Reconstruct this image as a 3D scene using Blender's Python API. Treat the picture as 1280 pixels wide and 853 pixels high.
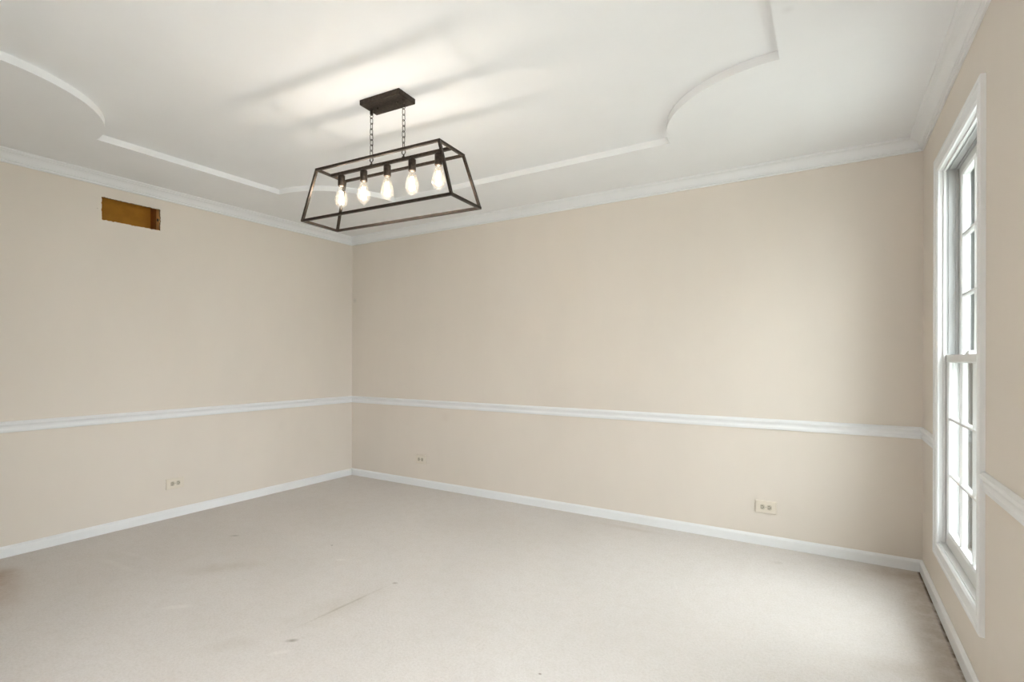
import bpy, bmesh, math, random
from mathutils import Vector, Matrix
from mathutils.geometry import tessellate_polygon

for o in list(bpy.data.objects):
    bpy.data.objects.remove(o, do_unlink=True)
scene = bpy.context.scene
C = scene.collection
random.seed(7)

# ------------------------------------------------------------------ room sizes (metres)
W = 4.505            # left wall x=0, right wall x=W
D = 3.56             # back wall y=0, front wall y=-D
ZS = 2.36            # lower ceiling border
ZT = 2.397           # raised tray ceiling
TX0, TX1, TY0, TY1, TR = 0.634, 3.898, -2.925, -0.647, 0.585   # tray outline and corner radius

# ------------------------------------------------------------------ camera
F_PX, PY = 644.2, 450.6
yaw, pitch, roll = 0.5517, -0.0008, 0.0016
cam_d = bpy.data.cameras.new('camera')
cam = bpy.data.objects.new('camera', cam_d)
C.objects.link(cam)
cam_d.sensor_fit = 'HORIZONTAL'
cam_d.sensor_width = 36.0
cam_d.lens = F_PX / 1280.0 * 36.0
cam_d.shift_y = (PY - 426.5) / 1280.0
cam_d.clip_start = 0.02
cam.matrix_world = (Matrix.Translation((4.0705, -3.5571, 1.15)) @ Matrix.Rotation(yaw, 4, 'Z')
                    @ Matrix.Rotation(math.pi / 2 + pitch, 4, 'X') @ Matrix.Rotation(roll, 4, 'Z'))
scene.camera = cam

# ------------------------------------------------------------------ sky (flat overcast) and exposure
world = bpy.data.worlds.new('overcast_sky')
scene.world = world
world.use_nodes = True
bg = world.node_tree.nodes['Background']
# overcast sky: three times as bright overhead as at the horizon, the same all round
SKY = 10.0
wt = world.node_tree
geo = wt.nodes.new('ShaderNodeTexCoord')
sep = wt.nodes.new('ShaderNodeSeparateXYZ')
wt.links.new(geo.outputs['Generated'], sep.inputs[0])
mr = wt.nodes.new('ShaderNodeMapRange')
mr.inputs['From Min'].default_value = 0.0
mr.inputs['From Max'].default_value = 1.0
mr.inputs['To Min'].default_value = SKY / 2.0
mr.inputs['To Max'].default_value = SKY * 1.5
wt.links.new(sep.outputs['Z'], mr.inputs['Value'])
wt.links.new(mr.outputs['Result'], bg.inputs['Strength'])
bg.inputs['Color'].default_value = (0.945, 0.968, 1.0, 1)
vs = scene.view_settings
vs.view_transform = 'Standard'
vs.look = 'None'
vs.gamma = 1.0
vs.use_curve_mapping = False
vs.exposure = 0.63
BULB_W = 1.8


# ------------------------------------------------------------------ materials
def new_mat(name):
    m = bpy.data.materials.new(name)
    m.use_nodes = True
    nt = m.node_tree
    b = nt.nodes['Principled BSDF']
    return m, nt, b


def nd(nt, typ, **kw):
    n = nt.nodes.new(typ)
    for k, v in kw.items():
        setattr(n, k, v)
    return n


def mix_rgb(nt, fac, a, b, mode='MIX'):
    n = nd(nt, 'ShaderNodeMix', data_type='RGBA', blend_type=mode)
    for sock, v in ((n.inputs[0], fac), (n.inputs[6], a), (n.inputs[7], b)):
        if hasattr(v, 'is_linked'):
            nt.links.new(v, sock)
        else:
            sock.default_value = v if not isinstance(v, tuple) else (*v, 1)
    return n.outputs[2]


def noise(nt, scale, detail=3, rough=0.55, stretch=None):
    tc = nd(nt, 'ShaderNodeTexCoord')
    out = tc.outputs['Object']
    if stretch:
        mp = nd(nt, 'ShaderNodeMapping')
        mp.inputs['Scale'].default_value = stretch
        nt.links.new(out, mp.inputs['Vector'])
        out = mp.outputs['Vector']
    n = nd(nt, 'ShaderNodeTexNoise')
    n.inputs['Scale'].default_value = scale
    n.inputs['Detail'].default_value = detail
    n.inputs['Roughness'].default_value = rough
    nt.links.new(out, n.inputs['Vector'])
    return n.outputs['Fac']


def ramp(nt, fac, p0, p1, v0=0.0, v1=1.0):
    n = nd(nt, 'ShaderNodeMapRange')
    n.interpolation_type = 'SMOOTHSTEP'
    n.inputs['From Min'].default_value = p0
    n.inputs['From Max'].default_value = p1
    n.inputs['To Min'].default_value = v0
    n.inputs['To Max'].default_value = v1
    nt.links.new(fac, n.inputs['Value'])
    return n.outputs['Result']


def math_n(nt, op, a, b=None):
    n = nd(nt, 'ShaderNodeMath', operation=op)
    for i, v in enumerate((a, b)):
        if v is None:
            continue
        if hasattr(v, 'is_linked'):
            nt.links.new(v, n.inputs[i])
        else:
            n.inputs[i].default_value = v
    return n.outputs[0]


def bump(nt, b, h, strength, dist):
    n = nd(nt, 'ShaderNodeBump')
    n.inputs['Strength'].default_value = strength
    n.inputs['Distance'].default_value = dist
    nt.links.new(h, n.inputs['Height'])
    nt.links.new(n.outputs['Normal'], b.inputs['Normal'])


def blob(nt, x, y, rx, ry, ang, soft=0.5, z=None):
    """0..1 mask of an elliptical stain on the floor plane (object space = room space)"""
    tc = nd(nt, 'ShaderNodeTexCoord')
    mp = nd(nt, 'ShaderNodeMapping', vector_type='TEXTURE')
    mp.inputs['Location'].default_value = (x, y, 0)
    mp.inputs['Rotation'].default_value = (0, 0, ang)
    mp.inputs['Scale'].default_value = (rx, ry, 100)
    nt.links.new(tc.outputs['Object'], mp.inputs['Vector'])
    ln = nd(nt, 'ShaderNodeVectorMath', operation='LENGTH')
    nt.links.new(mp.outputs['Vector'], ln.inputs[0])
    return ramp(nt, ln.outputs['Value'], soft, 1.0, 1.0, 0.0)


def smudge(nt, base, spots):
    """small scuffs in the paint: (x, y, z, radius, strength, colour)"""
    for x, y, z, r, st, col in spots:
        tc = nd(nt, 'ShaderNodeTexCoord')
        ds = nd(nt, 'ShaderNodeVectorMath', operation='DISTANCE')
        nt.links.new(tc.outputs['Object'], ds.inputs[0])
        ds.inputs[1].default_value = (x, y, z)
        base = mix_rgb(nt, ramp(nt, ds.outputs['Value'], 0.0, r, st * 0.9, 0.0), base, col)
    return base


def paint(name, col, rough, var=0.03, bump_s=0.06, stretch=None, spots=()):
    m, nt, b = new_mat(name)
    n1 = noise(nt, 1.7, 4, 0.6, stretch)
    c = mix_rgb(nt, ramp(nt, n1, 0.3, 0.7), tuple(v * (1 - var) for v in col), tuple(min(1, v * (1 + var)) for v in col))
    c = smudge(nt, c, spots)
    nt.links.new(c, b.inputs['Base Color'])
    b.inputs['Roughness'].default_value = rough
    if bump_s:
        bump(nt, b, noise(nt, 260, 2), bump_s, 0.002)
    return m


M = {}
M['wall'] = paint('beige_wall_paint', (0.732, 0.669, 0.598), 0.6, 0.02, 0.08, (1, 1, 0.45),
                  [(0.04, 0, 1.739, 0.035, 0.35, (0.40, 0.37, 0.33)), (1.196, 0, 0.643, 0.07, 0.14, (0.50, 0.40, 0.31)), (0, -0.78, 0.575, 0.06, 0.09, (0.52, 0.47, 0.42)),
                   (0, -2.11, 2.136, 0.005, 0.8, (0.35, 0.28, 0.24))])
M['ceiling'] = paint('white_ceiling_paint', (0.86, 0.868, 0.875), 0.75, 0.012, 0.08, None, [(3.947, -1.545, ZS, 0.03, 0.35, (0.68, 0.67, 0.66)), (0.849, -1.832, ZT, 0.05, 0.12, (0.70, 0.69, 0.68))])
M['trim'] = paint('white_trim_paint', (0.815, 0.827, 0.835), 0.38, 0.01, 0.0)
M['vinyl'] = paint('white_window_paint', (0.74, 0.745, 0.74), 0.35, 0.01, 0.0)
M['plate'] = paint('ivory_outlet_plastic', (0.73, 0.665, 0.57), 0.35, 0.01, 0.0)
M['recept'] = paint('almond_receptacle_plastic', (0.52, 0.47, 0.38), 0.4, 0.01, 0.0)
M['slot'] = paint('dark_slot', (0.06, 0.05, 0.04), 0.6, 0.0, 0.0)
M['screw'] = paint('dull_screw_metal', (0.42, 0.39, 0.34), 0.4, 0.0, 0.0)
M['gypsum'] = paint('cut_gypsum_edge', (0.30, 0.20, 0.10), 0.9, 0.35, 0.4)
M['siding'] = paint('grey_green_dimming_paint', (0.085, 0.10, 0.095), 0.6, 0.02, 0.0)  # for the added wall outside, dark so the window view is dimmer
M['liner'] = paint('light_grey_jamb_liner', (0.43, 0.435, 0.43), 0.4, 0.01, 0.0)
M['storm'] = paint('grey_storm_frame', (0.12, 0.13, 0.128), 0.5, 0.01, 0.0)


def make_carpet():
    m, nt, b = new_mat('beige_cut_pile_carpet')
    base = mix_rgb(nt, ramp(nt, noise(nt, 0.9, 3, 0.5), 0.35, 0.65), (0.735, 0.69, 0.655), (0.77, 0.728, 0.697))
    n2 = noise(nt, 16, 5, 0.7)
    base = mix_rgb(nt, ramp(nt, n2, 0.40, 0.70, 0.0, 0.20), base, (0.62, 0.56, 0.49))
    n3 = noise(nt, 95, 4, 0.8)
    base = mix_rgb(nt, ramp(nt, n3, 0.38, 0.72, 0.0, 0.34), base, (0.50, 0.45, 0.40))
    wob = noise(nt, 7, 4, 0.7)
    stains = [  # x, y, rx, ry, angle, strength, colour
        (0.58, -2.76, 0.55, 0.20, -0.25, 0.50, (0.46, 0.33, 0.23)),
        (0.35, -2.66, 0.22, 0.12, -0.3, 0.5, (0.40, 0.27, 0.17)),
        (2.144, -1.91, 0.33, 0.012, 1.508, 0.50, (0.40, 0.35, 0.29)),
        (2.12, -1.95, 0.40, 0.14, 1.45, 0.26, (0.50, 0.44, 0.36)),
        (2.20, -2.235, 0.038, 0.018, 0.7, 0.75, (0.30, 0.26, 0.21)),
        (2.17, -1.615, 0.022, 0.016, 0.4, 0.60, (0.36, 0.30, 0.24)),
        (2.02, -2.38, 0.16, 0.07, 1.0, 0.18, (0.48, 0.41, 0.33)),
        (1.21, -1.98, 0.30, 0.11, 0.8, 0.26, (0.47, 0.40, 0.31)),
        (0.77, -1.644, 0.045, 0.016, 0.6, 0.70, (0.34, 0.31, 0.27)),
        (1.452, -1.425, 0.012, 0.010, 0.0, 0.85, (0.20, 0.18, 0.16)),
        (3.171, -1.897, 0.010, 0.008, 0.0, 0.85, (0.25, 0.20, 0.16)),
        (3.827, -0.275, 0.035, 0.03, 0.0, 0.35, (0.50, 0.45, 0.40)),
        (4.40, -0.12, 0.30, 0.16, 0.0, 0.45, (0.47, 0.38, 0.29)),
        (4.33, -1.15, 0.30, 0.10, 0.3, 0.30, (0.50, 0.42, 0.34)),
        (2.9, -0.14, 0.35, 0.05, 0.0, 0.30, (0.54, 0.46, 0.38)),
    ]
    for x, y, rx, ry, a, s, col in stains:
        f = math_n(nt, 'MULTIPLY', blob(nt, x, y, rx, ry, a, 0.1), math_n(nt, 'MULTIPLY', ramp(nt, wob, 0.3, 0.6, 0.45, 1.0), s))
        base = mix_rgb(nt, f, base, col)
    for x, y, rx, ry, a, s in ((1.687, -1.549, 0.05, 0.022, 0.5, 0.7), (1.496, -2.333, 0.09, 0.03, 0.7, 0.55), (2.24, -2.31, 0.06, 0.02, 0.9, 0.6),
                               (0.68, -2.26, 0.30, 0.03, 0.05, 0.30), (0.62, -2.14, 0.25, 0.025, 0.1, 0.22)):
        f = math_n(nt, 'MULTIPLY', blob(nt, x, y, rx, ry, a, 0.2), math_n(nt, 'MULTIPLY', ramp(nt, wob, 0.3, 0.6, 0.4, 1.0), s))
        base = mix_rgb(nt, f, base, (0.84, 0.80, 0.76))
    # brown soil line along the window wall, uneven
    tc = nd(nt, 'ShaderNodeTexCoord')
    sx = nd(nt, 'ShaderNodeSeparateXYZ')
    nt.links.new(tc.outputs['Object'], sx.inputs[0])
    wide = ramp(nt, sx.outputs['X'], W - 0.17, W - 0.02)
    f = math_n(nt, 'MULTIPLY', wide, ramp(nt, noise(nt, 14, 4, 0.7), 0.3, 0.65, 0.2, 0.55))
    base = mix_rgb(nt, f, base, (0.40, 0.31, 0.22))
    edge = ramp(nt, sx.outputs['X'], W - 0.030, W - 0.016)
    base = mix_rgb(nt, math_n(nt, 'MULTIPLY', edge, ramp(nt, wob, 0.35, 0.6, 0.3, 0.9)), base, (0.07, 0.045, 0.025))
    nt.links.new(base, b.inputs['Base Color'])
    b.inputs['Roughness'].default_value = 0.95
    b.inputs['Specular IOR Level'].default_value = 0.1
    h = math_n(nt, 'ADD', noise(nt, 260, 3, 0.75), math_n(nt, 'MULTIPLY', noise(nt, 60, 3, 0.6), 0.6))
    bump(nt, b, h, 0.65, 0.006)
    return m


M['carpet'] = make_carpet()


def metal_bronze():
    m, nt, b = new_mat('oil_rubbed_bronze')
    c = mix_rgb(nt, ramp(nt, noise(nt, 90, 3), 0.35, 0.7), (0.030, 0.022, 0.017), (0.060, 0.044, 0.033))
    nt.links.new(c, b.inputs['Base Color'])
    b.inputs['Metallic'].default_value = 0.65
    b.inputs['Roughness'].default_value = 0.42
    return m


M['bronze'] = metal_bronze()


def wood(name, c0, c1, stretch):
    m, nt, b = new_mat(name)
    c = mix_rgb(nt, ramp(nt, noise(nt, 14, 5, 0.6, stretch), 0.35, 0.65), c0, c1)
    nt.links.new(c, b.inputs['Base Color'])
    b.inputs['Roughness'].default_value = 0.7
    return m


M['backing'] = wood('brown_backing_board', (0.44, 0.18, 0.010), (0.52, 0.225, 0.016), (1, 0.6, 0.6))
M['stud_dark'] = wood('dark_framing_wood', (0.24, 0.075, 0.008), (0.31, 0.105, 0.014), (1, 4, 0.3))
M['stud_light'] = wood('light_framing_wood', (0.70, 0.36, 0.12), (0.82, 0.46, 0.18), (4, 4, 0.3))


def clear_glass(name, refl, tint=(1, 1, 1), haze=0.0, haze_col=(1, 1, 1)):
    m, nt, b = new_mat(name)
    nt.nodes.remove(b)
    out = nt.nodes['Material Output']
    tr = nd(nt, 'ShaderNodeBsdfTransparent')
    tr.inputs['Color'].default_value = (*tint, 1)
    gl = nd(nt, 'ShaderNodeBsdfGlossy')
    gl.inputs['Roughness'].default_value = 0.03
    lw = nd(nt, 'ShaderNodeLayerWeight')
    lw.inputs['Blend'].default_value = 0.5
    fr = math_n(nt, 'MULTIPLY_ADD', math_n(nt, 'POWER', lw.outputs['Facing'], 5.0), refl)
    fr.node.inputs[2].default_value = 0.03
    mx = nd(nt, 'ShaderNodeMixShader')
    nt.links.new(fr, mx.inputs[0])
    last = tr.outputs[0]
    if haze:
        tl = nd(nt, 'ShaderNodeBsdfTranslucent')
        tl.inputs['Color'].default_value = (*haze_col, 1)
        m2 = nd(nt, 'ShaderNodeMixShader')
        m2.inputs[0].default_value = haze
        nt.links.new(tr.outputs[0], m2.inputs[1])
        nt.links.new(tl.outputs[0], m2.inputs[2])
        last = m2.outputs[0]
    nt.links.new(last, mx.inputs[1])
    nt.links.new(gl.outputs[0], mx.inputs[2])
    nt.links.new(mx.outputs[0], out.inputs['Surface'])
    return m


M['pane'] = clear_glass('window_glass', 0.96, (0.97, 0.985, 0.98))
M['bulb'] = clear_glass('clear_bulb_glass', 0.6, (1.0, 0.985, 0.96), 0.022, (1, 0.93, 0.82))


def emissive(name, col, s):
    m, nt, b = new_mat(name)
    b.inputs['Base Color'].default_value = (*col, 1)
    b.inputs['Emission Color'].default_value = (*col, 1)
    b.inputs['Emission Strength'].default_value = s
    return m


M['filament'] = emissive('glowing_filament', (1.0, 0.80, 0.52), 22.0)


def ground_mat():
    m, nt, b = new_mat('pale_ground')
    c = mix_rgb(nt, noise(nt, 3, 4), (0.24, 0.25, 0.23), (0.34, 0.34, 0.31))
    nt.links.new(c, b.inputs['Base Color'])
    b.inputs['Roughness'].default_value = 0.95
    return m


M['ground'] = ground_mat()


# ------------------------------------------------------------------ mesh helpers
def obj(name, bm, mat, parent=None, smooth=False, recalc=True):
    if recalc:
        bmesh.ops.recalc_face_normals(bm, faces=bm.faces)
    me = bpy.data.meshes.new(name)
    bm.to_mesh(me)
    bm.free()
    if smooth:
        for p in me.polygons:
            p.use_smooth = True
    if isinstance(mat, str):
        mat = M[mat]
    me.materials.append(mat)
    o = bpy.data.objects.new(name, me)
    C.objects.link(o)
    o.parent = parent
    return o


def inst(src, name, parent=None, loc=(0, 0, 0), rot=(0, 0, 0)):
    o = src.copy()
    o.name = name
    C.objects.link(o)
    o.parent = parent
    o.location = loc
    o.rotation_euler = rot
    return o


def empty(name, loc=(0, 0, 0), rotz=0.0):
    o = bpy.data.objects.new(name, None)
    o.empty_display_size = 0.05
    C.objects.link(o)
    o.location = loc
    o.rotation_euler = (0, 0, rotz)
    return o


def tag(o, label=None, cat=None, group=None, kind=None):
    for k, v in (('label', label), ('category', cat), ('group', group), ('kind', kind)):
        if v:
            o[k] = v
    return o


def box(bm, x0, x1, y0, y1, z0, z1):
    v = [bm.verts.new((x, y, z)) for x in (x0, x1) for y in (y0, y1) for z in (z0, z1)]
    for f in ((0, 1, 3, 2), (4, 6, 7, 5), (0, 4, 5, 1), (2, 3, 7, 6), (0, 2, 6, 4), (1, 5, 7, 3)):
        bm.faces.new([v[i] for i in f])


def loft(bm, A, B, caps=True):
    va = [bm.verts.new(p) for p in A]
    vb = [bm.verts.new(p) for p in B]
    n = len(va)
    for i in range(n):
        j = (i + 1) % n
        bm.faces.new((va[i], va[j], vb[j], vb[i]))
    if caps:
        bm.faces.new(va[::-1])
        bm.faces.new(vb)


def slab(bm, loops, to3, t0, t1):
    """polygon with holes (2-D loops; the first is the outline) between the depths t0 and t1"""
    flat = [p for lp in loops for p in lp]
    tris = tessellate_polygon([[Vector((p[0], p[1], 0)) for p in lp] for lp in loops])
    va = [bm.verts.new(to3(p[0], p[1], t0)) for p in flat]
    vb = [bm.verts.new(to3(p[0], p[1], t1)) for p in flat]
    for t in tris:
        if len(set(t)) < 3:
            continue
        try:
            bm.faces.new([va[i] for i in t])
            bm.faces.new([vb[i] for i in t[::-1]])
        except ValueError:
            pass
    k = 0
    for lp in loops:
        n = len(lp)
        for i in range(n):
            a, c = k + i, k + (i + 1) % n
            bm.faces.new((va[a], va[c], vb[c], vb[a]))
        k += n


def rect(a0, a1, b0, b1):
    return [(a0, b0), (a1, b0), (a1, b1), (a0, b1)]


def tube(bm, pts, r, seg=8, closed=False):
    """round bar along a polyline"""
    n = len(pts)
    rings = []
    up0 = None
    for i, p in enumerate(pts):
        p = Vector(p)
        a = Vector(pts[(i - 1) % n]) if (closed or i > 0) else p
        c = Vector(pts[(i + 1) % n]) if (closed or i < n - 1) else p
        t = (c - a).normalized()
        if up0 is None:
            up0 = t.orthogonal().normalized()
        u = (up0 - t * up0.dot(t)).normalized()
        up0 = u
        v = t.cross(u)
        rings.append([bm.verts.new(p + r * (math.cos(k * 2 * math.pi / seg) * u + math.sin(k * 2 * math.pi / seg) * v)) for k in range(seg)])
    for i in range(n if closed else n - 1):
        A, B = rings[i], rings[(i + 1) % n]
        for k in range(seg):
            bm.faces.new((A[k], A[(k + 1) % seg], B[(k + 1) % seg], B[k]))
    if not closed:
        bm.faces.new(rings[0][::-1])
        bm.faces.new(rings[-1])


def lathe(bm, prof, seg=20, center=(0, 0, 0)):
    rings = []
    for r, z in prof:
        if r < 1e-6:
            rings.append([bm.verts.new((center[0], center[1], center[2] + z))])
        else:
            rings.append([bm.verts.new((center[0] + r * math.cos(k * 2 * math.pi / seg), center[1] + r * math.sin(k * 2 * math.pi / seg), center[2] + z)) for k in range(seg)])
    for A, B in zip(rings, rings[1:]):
        for k in range(seg):
            j = (k + 1) % seg
            if len(A) == 1 and len(B) > 1:
                bm.faces.new((A[0], B[j], B[k]))
            elif len(B) == 1 and len(A) > 1:
                bm.faces.new((A[k], A[j], B[0]))
            elif len(A) > 1:
                bm.faces.new((A[k], A[j], B[j], B[k]))


def square_bar(bm, a, b, s, up=(0, 0, 1)):
    a, b = Vector(a), Vector(b)
    t = (b - a).normalized()
    u = Vector(up)
    u = (u - t * u.dot(t)).normalized()
    v = t.cross(u)
    q = [(1, 1), (-1, 1), (-1, -1), (1, -1)]
    loft(bm, [a + s / 2 * (i * u + j * v) for i, j in q], [b + s / 2 * (i * u + j * v) for i, j in q])


# ------------------------------------------------------------------ room shell
# windows on the right wall: clear opening (y from near to far, z from bottom to top)
WIN = [(-1.317, -0.433), (-3.127, -2.243)]
ZW0, ZW1 = 0.244, 2.09
CW = 0.064           # casing width
WT = 0.16            # outer wall thickness

bm = bmesh.new()
box(bm, -0.3, W + WT, -D - 2.5, 0.2, -0.12, 0.0)
tag(obj('floor', bm, 'carpet'), 'worn beige cut-pile carpet with brown stains', 'carpet', kind='structure')

# lower ceiling border around the notched tray, and the raised panel above it
def tray_loop():
    pts = []
    n = 40
    for cx, cy, a0 in ((TX1, TY0, math.pi), (TX1, TY1, -math.pi / 2), (TX0, TY1, 0.0), (TX0, TY0, math.pi / 2)):
        # arcs run so that the loop goes counter-clockwise and each corner bulges into the tray
        for k in range(n + 1):
            a = a0 - (math.pi / 2) * k / n
            pts.append((cx + TR * math.cos(a), cy + TR * math.sin(a)))
    return pts


bm = bmesh.new()
slab(bm, [rect(-0.15, W + WT, -D - 0.13, 0.15), tray_loop()[::-1]], lambda a, b, t: (a, b, t), ZS, ZT + 0.004)
box(bm, -0.15, W + WT, -D - 0.13, 0.15, ZT, ZT + 0.1)
ceil_o = tag(obj('ceiling', bm, 'ceiling'), 'white ceiling with raised tray panel and notched round corners', 'ceiling', kind='structure')

# left wall with the ragged cut-out
HY0, HY1, HZ0, HZ1 = -2.087, -1.739, 2.069, 2.218


def ragged():
    pts = []
    def side(a, b, n, nx, nz):
        for i in range(n):
            t = i / n
            e = random.uniform(-0.0014, 0.0014) + (random.uniform(0.0015, 0.004) if random.random() < 0.14 else 0)
            pts.append((a[0] + (b[0] - a[0]) * t + nx * e, a[1] + (b[1] - a[1]) * t + nz * e))
    side((HY0, HZ0), (HY1, HZ0), 44, 0, -1)
    side((HY1, HZ0), (HY1, HZ1), 18, 1, 0)
    side((HY1, HZ1), (HY0, HZ1), 44, 0, 1)
    side((HY0, HZ1), (HY0, HZ0), 18, -1, 0)
    return pts


hole = ragged()
bm = bmesh.new()
slab(bm, [rect(-D - 0.13, 0.15, -0.12, ZT + 0.1), hole[::-1]], lambda a, b, t: (t, a, b), 0.0, -0.013)
wl = tag(obj('wall_left', bm, 'wall'), 'beige painted wall with a rectangular cut-out under the crown', 'wall', kind='structure')
bm = bmesh.new()
k = len(hole)
A = [bm.verts.new((-0.0008, p[0], p[1])) for p in hole]
cy, cz = (HY0 + HY1) / 2, (HZ0 + HZ1) / 2
def shrink(p, e):
    return (p[0] + (e if p[0] < cy - 0.17 else -e if p[0] > cy + 0.17 else 0), p[1] + (e if p[1] < cz - 0.07 else -e if p[1] > cz + 0.07 else 0))
B = [bm.verts.new((-0.0128, *shrink(p, random.uniform(0.0002, 0.0022)))) for p in hole]
for i in range(k):
    j = (i + 1) % k
    bm.faces.new((A[i], A[j], B[j], B[i]))
obj('cut_edge', bm, 'gypsum', wl)

bm = bmesh.new()
box(bm, -0.15, W + WT, 0.0, 0.15, -0.12, ZT + 0.1)
tag(obj('wall_back', bm, 'wall'), 'long plain beige wall with two outlets', 'wall', kind='structure')

bm = bmesh.new()
holes = [rect(a + CW - 0.004, b - CW + 0.004, ZW0 + CW - 0.004, ZW1 - CW + 0.004)[::-1] for a, b in WIN]
slab(bm, [rect(-D - 0.13, 0.15, -0.12, ZT + 0.1)] + holes, lambda a, b, t: (t, a, b), W, W + WT)
tag(obj('wall_right', bm, 'wall'), 'beige painted wall around the tall white windows', 'wall', kind='structure')

# front wall with a wide cased opening that the picture is taken from
OX0, OX1, OZ = 2.45, 4.40, 2.05
bm = bmesh.new()
slab(bm, [[(-0.15, -0.12), (OX0, -0.12), (OX0, OZ), (OX1, OZ), (OX1, -0.12), (W + WT, -0.12), (W + WT, ZT + 0.1), (-0.15, ZT + 0.1)]],
     lambda a, b, t: (a, t, b), -D, -D - 0.13)
tag(obj('wall_front', bm, 'wall'), 'beige wall with a wide opening into the next space', 'wall', kind='structure')

# the hall behind the camera that the opening leads to
HD = 2.4
bm = bmesh.new()
box(bm, 1.2, W + WT, -D - HD - 0.1, -D - HD, -0.12, ZT + 0.1)
tag(obj('wall_hall_back', bm, 'wall'), 'beige wall across the hall', 'wall', kind='structure')
bm = bmesh.new()
box(bm, 1.1, 1.2, -D - HD - 0.1, -D - 0.13, -0.12, ZT + 0.1)
tag(obj('wall_hall_left', bm, 'wall'), 'beige hall wall', 'wall', kind='structure')
bm = bmesh.new()
slab(bm, [rect(-D - HD - 0.1, -D - 0.13, -0.12, ZT + 0.1), rect(-D - 2.2, -D - 0.45, 0.1, 2.2)[::-1]], lambda a, b, t: (t, a, b), W, W + WT)  # unseen opening, added and sized to send fill light into the room
tag(obj('wall_hall_right', bm, 'wall'), 'beige hall wall with an unseen opening added for fill light', 'wall', kind='structure')
bm = bmesh.new()
box(bm, 1.1, W + WT, -D - HD - 0.1, -D - 0.13, ZS, ZS + 0.1)
tag(obj('ceiling_hall', bm, 'ceiling'), 'white hall ceiling', 'ceiling', kind='structure')

# ------------------------------------------------------------------ mouldings
CROWN = [(0, 2.290), (0.0085, 2.290), (0.0105, 2.2925), (0.0105, 2.2985), (0.0075, 2.301), (0.0075, 2.303), (0.0145, 2.307), (0.0145, 2.311),
         (0.018, 2.3125), (0.0225, 2.3205), (0.029, 2.329), (0.037, 2.3365), (0.046, 2.342), (0.053, 2.3445), (0.053, 2.348), (0.058, 2.3495),
         (0.063, 2.352), (0.066, 2.355), (0.066, 2.360), (0, 2.360)]
RAIL = [(0, 0.722), (0.005, 0.722), (0.0085, 0.725), (0.0095, 0.730), (0.0095, 0.739), (0.0075, 0.7425), (0.0065, 0.748), (0.0075, 0.755), (0.0105, 0.761),
        (0.0145, 0.765), (0.0165, 0.769), (0.0165, 0.775), (0.0145, 0.779), (0.0105, 0.781), (0.0085, 0.784), (0.005, 0.787), (0, 0.787)]
BASE = [(0, -0.01), (0.014, -0.01), (0.014, 0.047), (0.0125, 0.053), (0.0085, 0.057), (0.006, 0.0605), (0.0035, 0.0635), (0, 0.0635)]


def trim_left(bm, P, y0=-D, mitre0=True):
    loft(bm, [(d, y0 + (d if mitre0 else 0), z) for d, z in P], [(d, -d, z) for d, z in P])


def trim_back(bm, P):
    loft(bm, [(d, -d, z) for d, z in P], [(W - d, -d, z) for d, z in P])


def trim_right(bm, P, y0, y1, m0=False, m1=False):
    loft(bm, [(W - d, y0 + (d if m0 else 0), z) for d, z in P], [(W - d, y1 - (d if m1 else 0), z) for d, z in P])


def trim_front(bm, P, x0, x1, m0=False, m1=False):
    loft(bm, [(x0 + (d if m0 else 0), -D + d, z) for d, z in P], [(x1 - (d if m1 else 0), -D + d, z) for d, z in P])


def struct(name, fn, label, cat):
    bm = bmesh.new()
    fn(bm)
    return tag(obj(name, bm, 'trim'), label, cat, kind='structure')


struct('trim_1', lambda b: trim_left(b, CROWN), 'white crown molding above the wall with the cut-out', 'crown molding')
struct('trim_2', lambda b: trim_back(b, CROWN), 'white crown molding above the wall with two outlets', 'crown molding')
struct('trim_3', lambda b: trim_right(b, CROWN, -D, 0, True, True), 'white crown molding above the window wall', 'crown molding')
struct('trim_4', lambda b: trim_front(b, CROWN, 0, W, True, True), 'white crown molding above the wide opening', 'crown molding')
struct('trim_5', lambda b: trim_left(b, RAIL), 'white chair rail on the wall with the cut-out', 'chair rail')
struct('trim_6', lambda b: trim_back(b, RAIL), 'white chair rail on the wall with two outlets', 'chair rail')
struct('trim_7', lambda b: trim_right(b, RAIL, WIN[0][1], 0, False, True), 'short white chair rail between room corner and window', 'chair rail')
struct('trim_8', lambda b: trim_right(b, RAIL, WIN[1][1], WIN[0][0]), 'white chair rail running on past the window', 'chair rail')
struct('trim_9', lambda b: trim_right(b, RAIL, -D, WIN[1][0], True, False), 'white chair rail between second window and opening', 'chair rail')
struct('trim_10', lambda b: trim_front(b, RAIL, 0, OX0 - 0.07, True, False), 'white chair rail beside the wide opening', 'chair rail')
struct('baseboard_left', lambda b: trim_left(b, BASE), 'white baseboard under the wall with the cut-out', 'baseboard')
struct('baseboard_back', lambda b: trim_back(b, BASE), 'white baseboard under the wall with two outlets', 'baseboard')
struct('baseboard_right', lambda b: trim_right(b, BASE, -D, 0, True, True), 'white baseboard under the window', 'baseboard')
struct('baseboard_front', lambda b: trim_front(b, BASE, 0, OX0 - 0.07, True, False), 'white baseboard beside the wide opening', 'baseboard')


def opening_casing(b):
    box(b, OX0 - 0.07, OX0, -D, -D + 0.016, 0, OZ)
    box(b, OX1, OX1 + 0.07, -D, -D + 0.016, 0, OZ)
    box(b, OX0 - 0.07, OX1 + 0.07, -D, -D + 0.016, OZ, OZ + 0.07)


struct('trim_11', opening_casing, 'white casing around the wide opening', 'casing')


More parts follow.
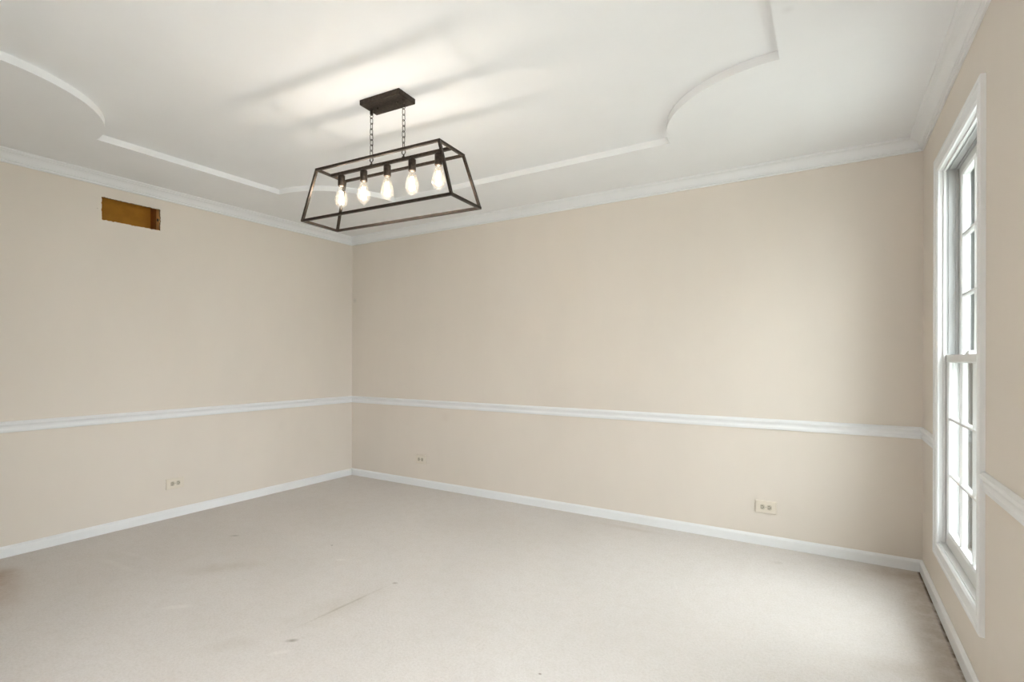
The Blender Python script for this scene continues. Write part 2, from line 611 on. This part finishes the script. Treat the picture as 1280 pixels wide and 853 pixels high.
# ------------------------------------------------------------------ windows
CASE = [(0, 0), (0, 0.0145), (0.003, 0.0165), (0.012, 0.0175), (0.017, 0.0165), (0.0195, 0.0135), (0.024, 0.0125), (0.044, 0.0105), (0.048, 0.0115),
        (0.052, 0.0135), (0.057, 0.0125), (0.061, 0.009), (CW, 0.007), (CW, 0)]


def frame_side(bm, P, y0, y1, z0, z1, side, x_of):
    """one mitred board of a picture frame; P = (inset, projection)"""
    c = {'l': ((0, 0), (0, 1)), 'r': ((1, 0), (1, 1)), 'b': ((0, 0), (1, 0)), 't': ((0, 1), (1, 1))}[side]
    def pt(cc, o, t):
        return (x_of(t), y0 + o if cc[0] == 0 else y1 - o, z0 + o if cc[1] == 0 else z1 - o)
    loft(bm, [pt(c[0], o, t) for o, t in P], [pt(c[1], o, t) for o, t in P])


def make_window(name, y0, y1, label):
    root = empty(name, (W, (y0 + y1) / 2, ZW0))
    tag(root, label, 'window', kind='structure')
    inv = Matrix.Translation((-W, -(y0 + y1) / 2, -ZW0))

    def put(nm, bm, mat, parent=root):
        bmesh.ops.transform(bm, matrix=inv, verts=bm.verts)
        return obj(nm, bm, mat, parent)

    for s in 'lrbt':
        bm = bmesh.new()
        frame_side(bm, CASE, y0, y1, ZW0, ZW1, s, lambda t: W - t)
        put('casing', bm, 'trim')
    # jamb liner: boards lining the opening, with an inner stop and a parting bead
    a, b, c, d = y0 + CW, y1 - CW, ZW0 + CW, ZW1 - CW
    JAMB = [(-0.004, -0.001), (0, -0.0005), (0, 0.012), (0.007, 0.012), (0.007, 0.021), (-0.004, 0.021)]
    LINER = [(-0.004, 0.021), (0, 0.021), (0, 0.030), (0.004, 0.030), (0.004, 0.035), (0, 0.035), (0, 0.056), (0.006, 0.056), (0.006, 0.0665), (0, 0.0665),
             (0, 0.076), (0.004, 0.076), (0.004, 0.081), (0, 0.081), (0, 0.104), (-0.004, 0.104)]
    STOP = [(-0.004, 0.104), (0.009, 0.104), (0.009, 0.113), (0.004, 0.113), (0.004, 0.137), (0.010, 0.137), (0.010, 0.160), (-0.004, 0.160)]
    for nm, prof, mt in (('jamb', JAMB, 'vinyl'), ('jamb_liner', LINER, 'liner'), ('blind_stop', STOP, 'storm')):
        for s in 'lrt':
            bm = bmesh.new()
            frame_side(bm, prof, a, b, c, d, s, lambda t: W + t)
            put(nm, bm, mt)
    bm = bmesh.new()
    loft(bm, [(W + t, a - 0.004, z) for t, z in ((0.0, c - 0.004), (0.0, c + 0.004), (0.02, c + 0.006), (0.17, c - 0.012), (0.19, c - 0.02), (0.19, c - 0.04))],
         [(W + t, b + 0.004, z) for t, z in ((0.0, c - 0.004), (0.0, c + 0.004), (0.02, c + 0.006), (0.17, c - 0.012), (0.19, c - 0.02), (0.19, c - 0.04))])
    put('sill', bm, 'vinyl')
    zm = ZW0 + (ZW1 - ZW0) * 0.4945      # meeting rail centre

    def sash(nm, x0, x1, z0, z1, st, rb, rt, label):
        ya, yb = a + 0.001, b - 0.001
        bev = 0.006
        bm = bmesh.new()
        # frame ring with a glazing bevel on both faces
        xo = [(0, x0), (st - bev, x0), (st, x0 + bev), (st, x1 - bev), (st - bev, x1), (0, x1)]
        def ring(side):
            P = xo
            def off(o, w):
                return o / st * w
            def pt(i, j, o, x):
                return (x, ya + o if i == 0 else yb - o, z0 + off(o, rb) if j == 0 else z1 - off(o, rt))
            cc = {'l': ((0, 0), (0, 1)), 'r': ((1, 0), (1, 1)), 'b': ((0, 0), (1, 0)), 't': ((0, 1), (1, 1))}[side]
            loft(bm, [pt(*cc[0], o, x) for o, x in P], [pt(*cc[1], o, x) for o, x in P], caps=False)
        for s in 'lrbt':
            ring(s)
        bmesh.ops.remove_doubles(bm, verts=bm.verts, dist=1e-5)
        so = put(nm, bm, 'vinyl')
        so['label'] = label
        ga, gb, gc, gd = ya + st, yb - st, z0 + rb, z1 - rt
        xm = (x0 + x1) / 2
        mw, mt = 0.019, 0.024
        prof = [(-mw / 2, -0.004), (-0.004, -mt / 2), (0.004, -mt / 2), (mw / 2, -0.004), (mw / 2, 0.004), (0.004, mt / 2), (-0.004, mt / 2), (-mw / 2, 0.004)]
        ys = [ga + (gb - ga) * i / 3 for i in range(4)]
        zs = [gc + (gd - gc) * i / 3 for i in range(4)]
        for i in (1, 2):
            bm = bmesh.new()
            loft(bm, [(xm + p[1], ga, zs[i] + p[0]) for p in prof], [(xm + p[1], gb, zs[i] + p[0]) for p in prof])
            put('muntin', bm, 'vinyl', so)
        for i in (1, 2):
            for j in range(3):
                bm = bmesh.new()
                lo = gc if j == 0 else zs[j] + mw / 2 - 0.005
                hi = gd if j == 2 else zs[j + 1] - mw / 2 + 0.005
                loft(bm, [(xm + p[1], ys[i] + p[0], lo) for p in prof], [(xm + p[1], ys[i] + p[0], hi) for p in prof])
                put('muntin', bm, 'vinyl', so)
        for i in range(3):
            for j in range(3):
                bm = bmesh.new()
                box(bm, xm - 0.0015, xm + 0.0015, ys[i] - 0.002 * (i > 0), ys[i + 1], zs[j], zs[j + 1])
                put('pane', bm, 'pane', so)
        return so

    sash('lower_sash', W + 0.0225, W + 0.0565, c + 0.006, zm + 0.018, 0.040, 0.062, 0.034, 'lower sash with nine panes')
    sash('upper_sash', W + 0.0675, W + 0.1015, zm - 0.016, d - 0.001, 0.040, 0.034, 0.042, 'upper sash with nine panes set further out')
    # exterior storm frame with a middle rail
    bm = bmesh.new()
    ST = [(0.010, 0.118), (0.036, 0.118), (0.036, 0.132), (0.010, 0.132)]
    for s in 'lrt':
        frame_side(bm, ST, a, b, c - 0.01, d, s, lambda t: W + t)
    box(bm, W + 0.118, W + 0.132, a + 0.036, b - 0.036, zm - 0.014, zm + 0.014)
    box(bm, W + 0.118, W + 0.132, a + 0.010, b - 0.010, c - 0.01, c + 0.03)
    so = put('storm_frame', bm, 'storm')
    for z0_, z1_ in ((c + 0.03, zm - 0.014), (zm + 0.014, d - 0.036)):
        bm = bmesh.new()
        box(bm, W + 0.124, W + 0.126, a + 0.036, b - 0.036, z0_, z1_)
        put('pane', bm, 'pane', so)
    # sash lock on the meeting rail
    bm = bmesh.new()
    ym = (y0 + y1) / 2
    box(bm, W + 0.030, W + 0.052, ym - 0.03, ym + 0.03, zm + 0.0175, zm + 0.026)
    lathe(bm, [(0, 0.034), (0.010, 0.034), (0.012, 0.026), (0.012, 0.0255)], 12, (W + 0.041, ym, zm))
    put('sash_lock', bm, 'vinyl')
    return root


make_window('window_1', *WIN[0], 'tall white double-hung window near the room corner')
make_window('window_2', *WIN[1], 'second tall white double-hung window beside the wide opening')

# ------------------------------------------------------------------ the cut-out's inside: framing behind the wall board
hc = empty('wall_cavity', (-0.013, (HY0 + HY1) / 2, HZ0))
tag(hc, 'rectangular hole below the crown molding exposing brown wood framing', 'wall hole')


def cav(nm, mat, x0, x1, a0, a1, b0, b1, label=None):
    bm = bmesh.new()
    box(bm, x0 + 0.013, x1 + 0.013, a0 - (HY0 + HY1) / 2, a1 - (HY0 + HY1) / 2, b0 - HZ0, b1 - HZ0)
    o = obj(nm, bm, mat, hc)
    if label:
        o['label'] = label
    return o


cav('backing_board', 'backing', -0.162, -0.150, HY0 - 0.12, HY1 + 0.06, HZ0 - 0.10, HZ1 + 0.10, 'ochre brown backing board')
cav('stud', 'stud_dark', -0.150, -0.0605, HY1 + 0.003, HY1 + 0.05, HZ0 - 0.10, HZ1 + 0.10, 'dark reddish framing stud')
cav('stud', 'stud_light', -0.060, -0.0135, HY1 - 0.0005, HY1 + 0.04, HZ0 - 0.10, HZ1 + 0.10, 'paler wood stud edge')
cav('stud', 'stud_dark', -0.150, -0.0135, HY0 - 0.12, HY0 - 0.08, HZ0 - 0.10, HZ1 + 0.10)
cav('blocking', 'stud_dark', -0.150, -0.0135, HY0 - 0.08, HY1 - 0.001, HZ1 + 0.06, HZ1 + 0.10)
cav('blocking', 'stud_dark', -0.150, -0.0135, HY0 - 0.08, HY1 - 0.001, HZ0 - 0.10, HZ0 - 0.03)
bm = bmesh.new()
tube(bm, [(-0.018, (HY1 - HY0) / 2 - 0.0005, 0.080), (-0.018, (HY1 - HY0) / 2 - 0.006, 0.080)], 0.010, 10)
obj('knot', bm, 'slot', hc)

# ------------------------------------------------------------------ outlets (plates turned on their side)
def make_outlet(label, loc, rotz):
    """faces local -Y; plate lies in the local XZ plane, its back at y=0"""
    root = empty('wall_outlet', loc, rotz)
    tag(root, label, 'outlet', 'horizontal duplex outlets')
    w, h = 0.119, 0.077
    bm = bmesh.new()
    P = [(0, 0.004), (0, -0.0035), (0.0025, -0.006), (0.005, -0.0065)]
    prev = None
    loops = [[bm.verts.new((sx * (w / 2 - o), y, sz * (h / 2 - o))) for sx, sz in ((-1, -1), (1, -1), (1, 1), (-1, 1))] for o, y in P]
    for A, B in zip(loops, loops[1:]):
        for i in range(4):
            bm.faces.new((A[i], A[(i + 1) % 4], B[(i + 1) % 4], B[i]))
    bm.faces.new(loops[-1])
    bm.faces.new(loops[0][::-1])
    obj('cover_plate', bm, 'plate', root)
    for sx in (-1, 1):
        bm = bmesh.new()
        cxx = sx * 0.0195
        pts = []
        for k in range(24):
            a = 2 * math.pi * k / 24
            pts.append((max(-0.0125, min(0.0125, 0.0168 * math.cos(a))), 0.0168 * math.sin(a)))
        loft(bm, [(cxx + p[0], -0.006, p[1]) for p in pts], [(cxx + p[0] * 0.97, -0.0085, p[1] * 0.97) for p in pts])
        r = obj('receptacle', bm, 'recept', root)
        for dz, hh in ((-0.0064, 0.0045), (0.0064, 0.0035)):
            bm = bmesh.new()
            box(bm, cxx - 0.006, cxx + 0.003, -0.0089, -0.0080, dz - 0.0014, dz + 0.0014)
            obj('slot', bm, 'slot', r)
        bm = bmesh.new()
        lathe(bm, [(0, 0.0), (0.0026, 0.0), (0.0026, 0.0009), (0, 0.0009)], 10)
        bmesh.ops.transform(bm, matrix=Matrix.Translation((cxx + 0.0075, -0.0080, 0)) @ Matrix.Rotation(math.pi / 2, 4, 'X'), verts=bm.verts)
        obj('ground_hole', bm, 'slot', r)
    bm = bmesh.new()
    lathe(bm, [(0, 0.0), (0.0034, 0.0), (0.0030, 0.0012), (0, 0.0014)], 12)
    bmesh.ops.transform(bm, matrix=Matrix.Translation((0, -0.0062, 0)) @ Matrix.Rotation(math.pi / 2, 4, 'X'), verts=bm.verts)
    obj('screw', bm, 'screw', root)
    return root


make_outlet('ivory duplex outlet on the wall with the rectangular hole', (0.004, -1.642, 0.2455), math.pi / 2)
make_outlet('ivory duplex outlet on the long wall, close to the corner away from the window', (0.915, -0.004, 0.2455), 0)
make_outlet('ivory duplex outlet on the long wall, on the side towards the window', (3.738, -0.004, 0.238), 0)

# ------------------------------------------------------------------ linear pendant with five bulbs
PX, PY_, YAW = 2.264, -1.766, math.radians(3.7)
pend = empty('pendant_light', (PX, PY_, ZT), YAW)
tag(pend, 'dark bronze open-cage linear pendant with five teardrop bulbs', 'pendant light')
ZTOP, ZBOT = 2.094 - ZT, 1.846 - ZT
LT, WT_, LB, WB = 0.745, 0.187, 0.900, 0.228
BAR = 0.0115
# canopy
bm = bmesh.new()
loops = [[bm.verts.new((sx * (0.121 - o), sy * (0.0585 - o), z)) for sx, sy in ((-1, -1), (1, -1), (1, 1), (-1, 1))]
         for o, z in ((0, 0), (0, -0.0225), (0.0012, -0.0245), (0.003, -0.025))]
for A, B in zip(loops, loops[1:]):
    for i in range(4):
        bm.faces.new((A[i], A[(i + 1) % 4], B[(i + 1) % 4], B[i]))
bm.faces.new(loops[-1])
bm.faces.new(loops[0])
canopy = obj('canopy', bm, 'bronze', pend)
for sx in (-0.062, 0.062):
    bm = bmesh.new()
    lathe(bm, [(0, -0.034), (0.003, -0.0335), (0.005, -0.030), (0.005, -0.025)], 12, (sx, 0, 0))
    obj('cap_nut', bm, 'bronze', canopy)
for sx in (-0.1, 0.1):
    bm = bmesh.new()
    lathe(bm, [(0, -0.052), (0.006, -0.052), (0.0078, -0.049), (0.0078, -0.030), (0.0095, -0.025)], 14, (sx, 0, 0))
    obj('chain_collar', bm, 'bronze', canopy)

# cage bars
T = {(i, j): Vector((i * LT / 2, j * WT_ / 2, ZTOP)) for i in (-1, 1) for j in (-1, 1)}
Bq = {(i, j): Vector((i * LB / 2, j * WB / 2, ZBOT)) for i in (-1, 1) for j in (-1, 1)}


def bar(a, b, s=BAR, up=(0, 0, 1), ext=0.0, nm='cage_bar'):
    a, b = Vector(a), Vector(b)
    t = (b - a).normalized()
    bm = bmesh.new()
    square_bar(bm, a - t * ext, b + t * ext, s, up)
    return obj(nm, bm, 'bronze', pend)


for R in (T, Bq):
    for j in (-1, 1):
        bar(R[(-1, j)], R[(1, j)], ext=BAR / 2)
    for i in (-1, 1):
        bar(R[(i, -1)], R[(i, 1)], ext=-BAR / 2)
for i in (-1, 1):
    for j in (-1, 1):
        bar(T[(i, j)], Bq[(i, j)], up=(0, 1, 0), ext=-0.003)
bar((-LT / 2, 0, ZTOP), (LT / 2, 0, ZTOP), 0.0135, ext=-BAR / 2, nm='center_rail')

# chains: one link mesh, copied
bm = bmesh.new()
pts = []
lh, lr = 0.0160, 0.0074
for k in range(9):
    a = math.pi * k / 8
    pts.append((lr * math.cos(a), 0, lh - lr + lr * math.sin(a)))
for k in range(9):
    a = math.pi + math.pi * k / 8
    pts.append((lr * math.cos(a), 0, -lh + lr + lr * math.sin(a)))
tube(bm, pts, 0.0017, 6, True)
link0 = obj('chain_link', bm, 'bronze', pend, smooth=True)
bm = bmesh.new()
tube(bm, [(0.0085 * math.cos(2 * math.pi * k / 20), 0, 0.0085 * math.sin(2 * math.pi * k / 20)) for k in range(20)], 0.0015, 6, True)
ring0 = obj('chain_ring', bm, 'bronze', pend, smooth=True)
bm = bmesh.new()
lathe(bm, [(0.0085, 0.0), (0.0085, 0.004), (0.0045, 0.006), (0.0035, 0.014), (0.0045, 0.016), (0, 0.017)], 12)
tube(bm, [(0.0105 * math.cos(a), 0, 0.0262 + 0.0105 * math.sin(a)) for a in [math.radians(130 + 280 * k / 16) for k in range(17)]], 0.0022, 6)
hook0 = obj('rail_hook', bm, 'bronze', pend, smooth=True)
first = True
for ci, sx in enumerate((-0.1, 0.1)):
    zt, zb = -0.052 - 0.0075, ZTOP + 0.0067 + 0.017
    r = ring0 if first else inst(ring0, 'chain_ring', pend)
    r.location = (sx, 0, zt)
    h = hook0 if first else inst(hook0, 'rail_hook', pend)
    h.location = (sx, 0, ZTOP + 0.0062)
    ztop = zt - 0.0085 + 0.0015
    span = ztop - zb
    n = max(2, round((span - 2 * lh) / (2 * lh - 0.0068)) + 1)
    pitch_ = (span - 2 * lh + 0.003) / (n - 1)
    for k in range(n):
        l = link0 if (first and k == 0) else inst(link0, 'chain_link', pend)
        l.location = (sx + random.uniform(-0.0006, 0.0006), 0, ztop + 0.0015 - lh - k * pitch_)
        l.rotation_euler = (0, random.uniform(-0.05, 0.05), (math.pi / 2 if k % 2 == 0 else 0) + random.uniform(-0.25, 0.25))
    first = False

# sockets, bulbs, filaments
bm = bmesh.new()
lathe(bm, [(0, 0.004), (0.011, 0.004), (0.011, 0.0), (0.0165, -0.001), (0.0175, -0.003), (0.0175, -0.053), (0.0165, -0.0545), (0.0145, -0.0545), (0.0145, -0.045), (0, -0.045)], 24)
socket0 = obj('bulb_socket', bm, 'bronze', pend, smooth=False)
for p in socket0.data.polygons:
    p.use_smooth = abs(p.normal.z) < 0.3
bm = bmesh.new()
lathe(bm, [(0, -0.1195), (0.0018, -0.1185), (0.0025, -0.1165), (0.0045, -0.1145), (0.012, -0.1095), (0.0195, -0.1025), (0.0260, -0.0935), (0.0300, -0.0835), (0.0315, -0.0745),
           (0.0308, -0.0650), (0.0280, -0.0530), (0.0235, -0.0370), (0.0190, -0.0210), (0.0155, -0.0080), (0.0138, 0.0)], 28)
bulb0 = obj('light_bulb', bm, 'bulb', pend, smooth=True)
bm = bmesh.new()
ns = 7
zig = []
for k in range(2 * ns + 1):
    a = math.pi * 2 * k / (2 * ns)
    if k % 2 == 0:
        zig.append((0.0065 * math.cos(a), 0.0065 * math.sin(a), -0.030))
    else:
        zig.append((0.0125 * math.cos(a), 0.0125 * math.sin(a), -0.088))
for p, q in zip(zig, zig[1:]):
    tube(bm, [p, q], 0.0013, 6)
fil0 = obj('filament', bm, 'filament', bulb0)
bm = bmesh.new()
lathe(bm, [(0, -0.036), (0.0022, -0.035), (0.003, -0.02), (0.005, -0.006), (0.006, 0.0)], 10)
stem0 = obj('glass_stem', bm, 'bulb', bulb0, smooth=True)
for k in range(5):
    x = (k - 2) * 0.1505
    zs_ = ZTOP - 0.00675 - 0.0035
    zb = zs_ - 0.0530
    if k == 0:
        s, b_, f_, g_ = socket0, bulb0, fil0, stem0
    else:
        s = inst(socket0, 'bulb_socket', pend)
        b_ = inst(bulb0, 'light_bulb', pend)
        f_ = inst(fil0, 'filament', b_)
        g_ = inst(stem0, 'glass_stem', b_)
    s.location = (x, 0, zs_)
    b_.location = (x, 0, zb)
    f_.rotation_euler = (0, 0, k * 0.4)
    ld = bpy.data.lights.new('bulb_light', 'POINT')
    ld.energy = BULB_W
    ld.color = (1.0, 0.98, 0.955)
    ld.shadow_soft_size = 0.014
    lo = bpy.data.objects.new('bulb_light', ld)
    C.objects.link(lo)
    lo.parent = pend
    lo.location = (x, 0, zb - 0.062)

# ------------------------------------------------------------------ outside
bm = bmesh.new()
box(bm, -40, 40, -40, 40, -0.6, -0.45)
tag(obj('outdoor_ground', bm, 'ground'), 'pale ground outside the windows', 'ground', kind='structure')
# added board-and-batten wall, put there to darken the view through the glass
bm = bmesh.new()
box(bm, 5.2, 12.0, 9.0, 9.2, -0.5, 5.6)
sd = tag(obj('view_dimming_siding', bm, 'siding'), 'grey-green board-and-batten siding added outside to dim the window view', 'siding', kind='structure')
bm = bmesh.new()
box(bm, 5.2, 5.25, 8.965, 9.0, -0.5, 5.6)
bt0 = obj('batten', bm, 'siding', sd)
for k in range(1, 24):
    inst(bt0, 'batten', sd, (0.28 * k, 0, 0))
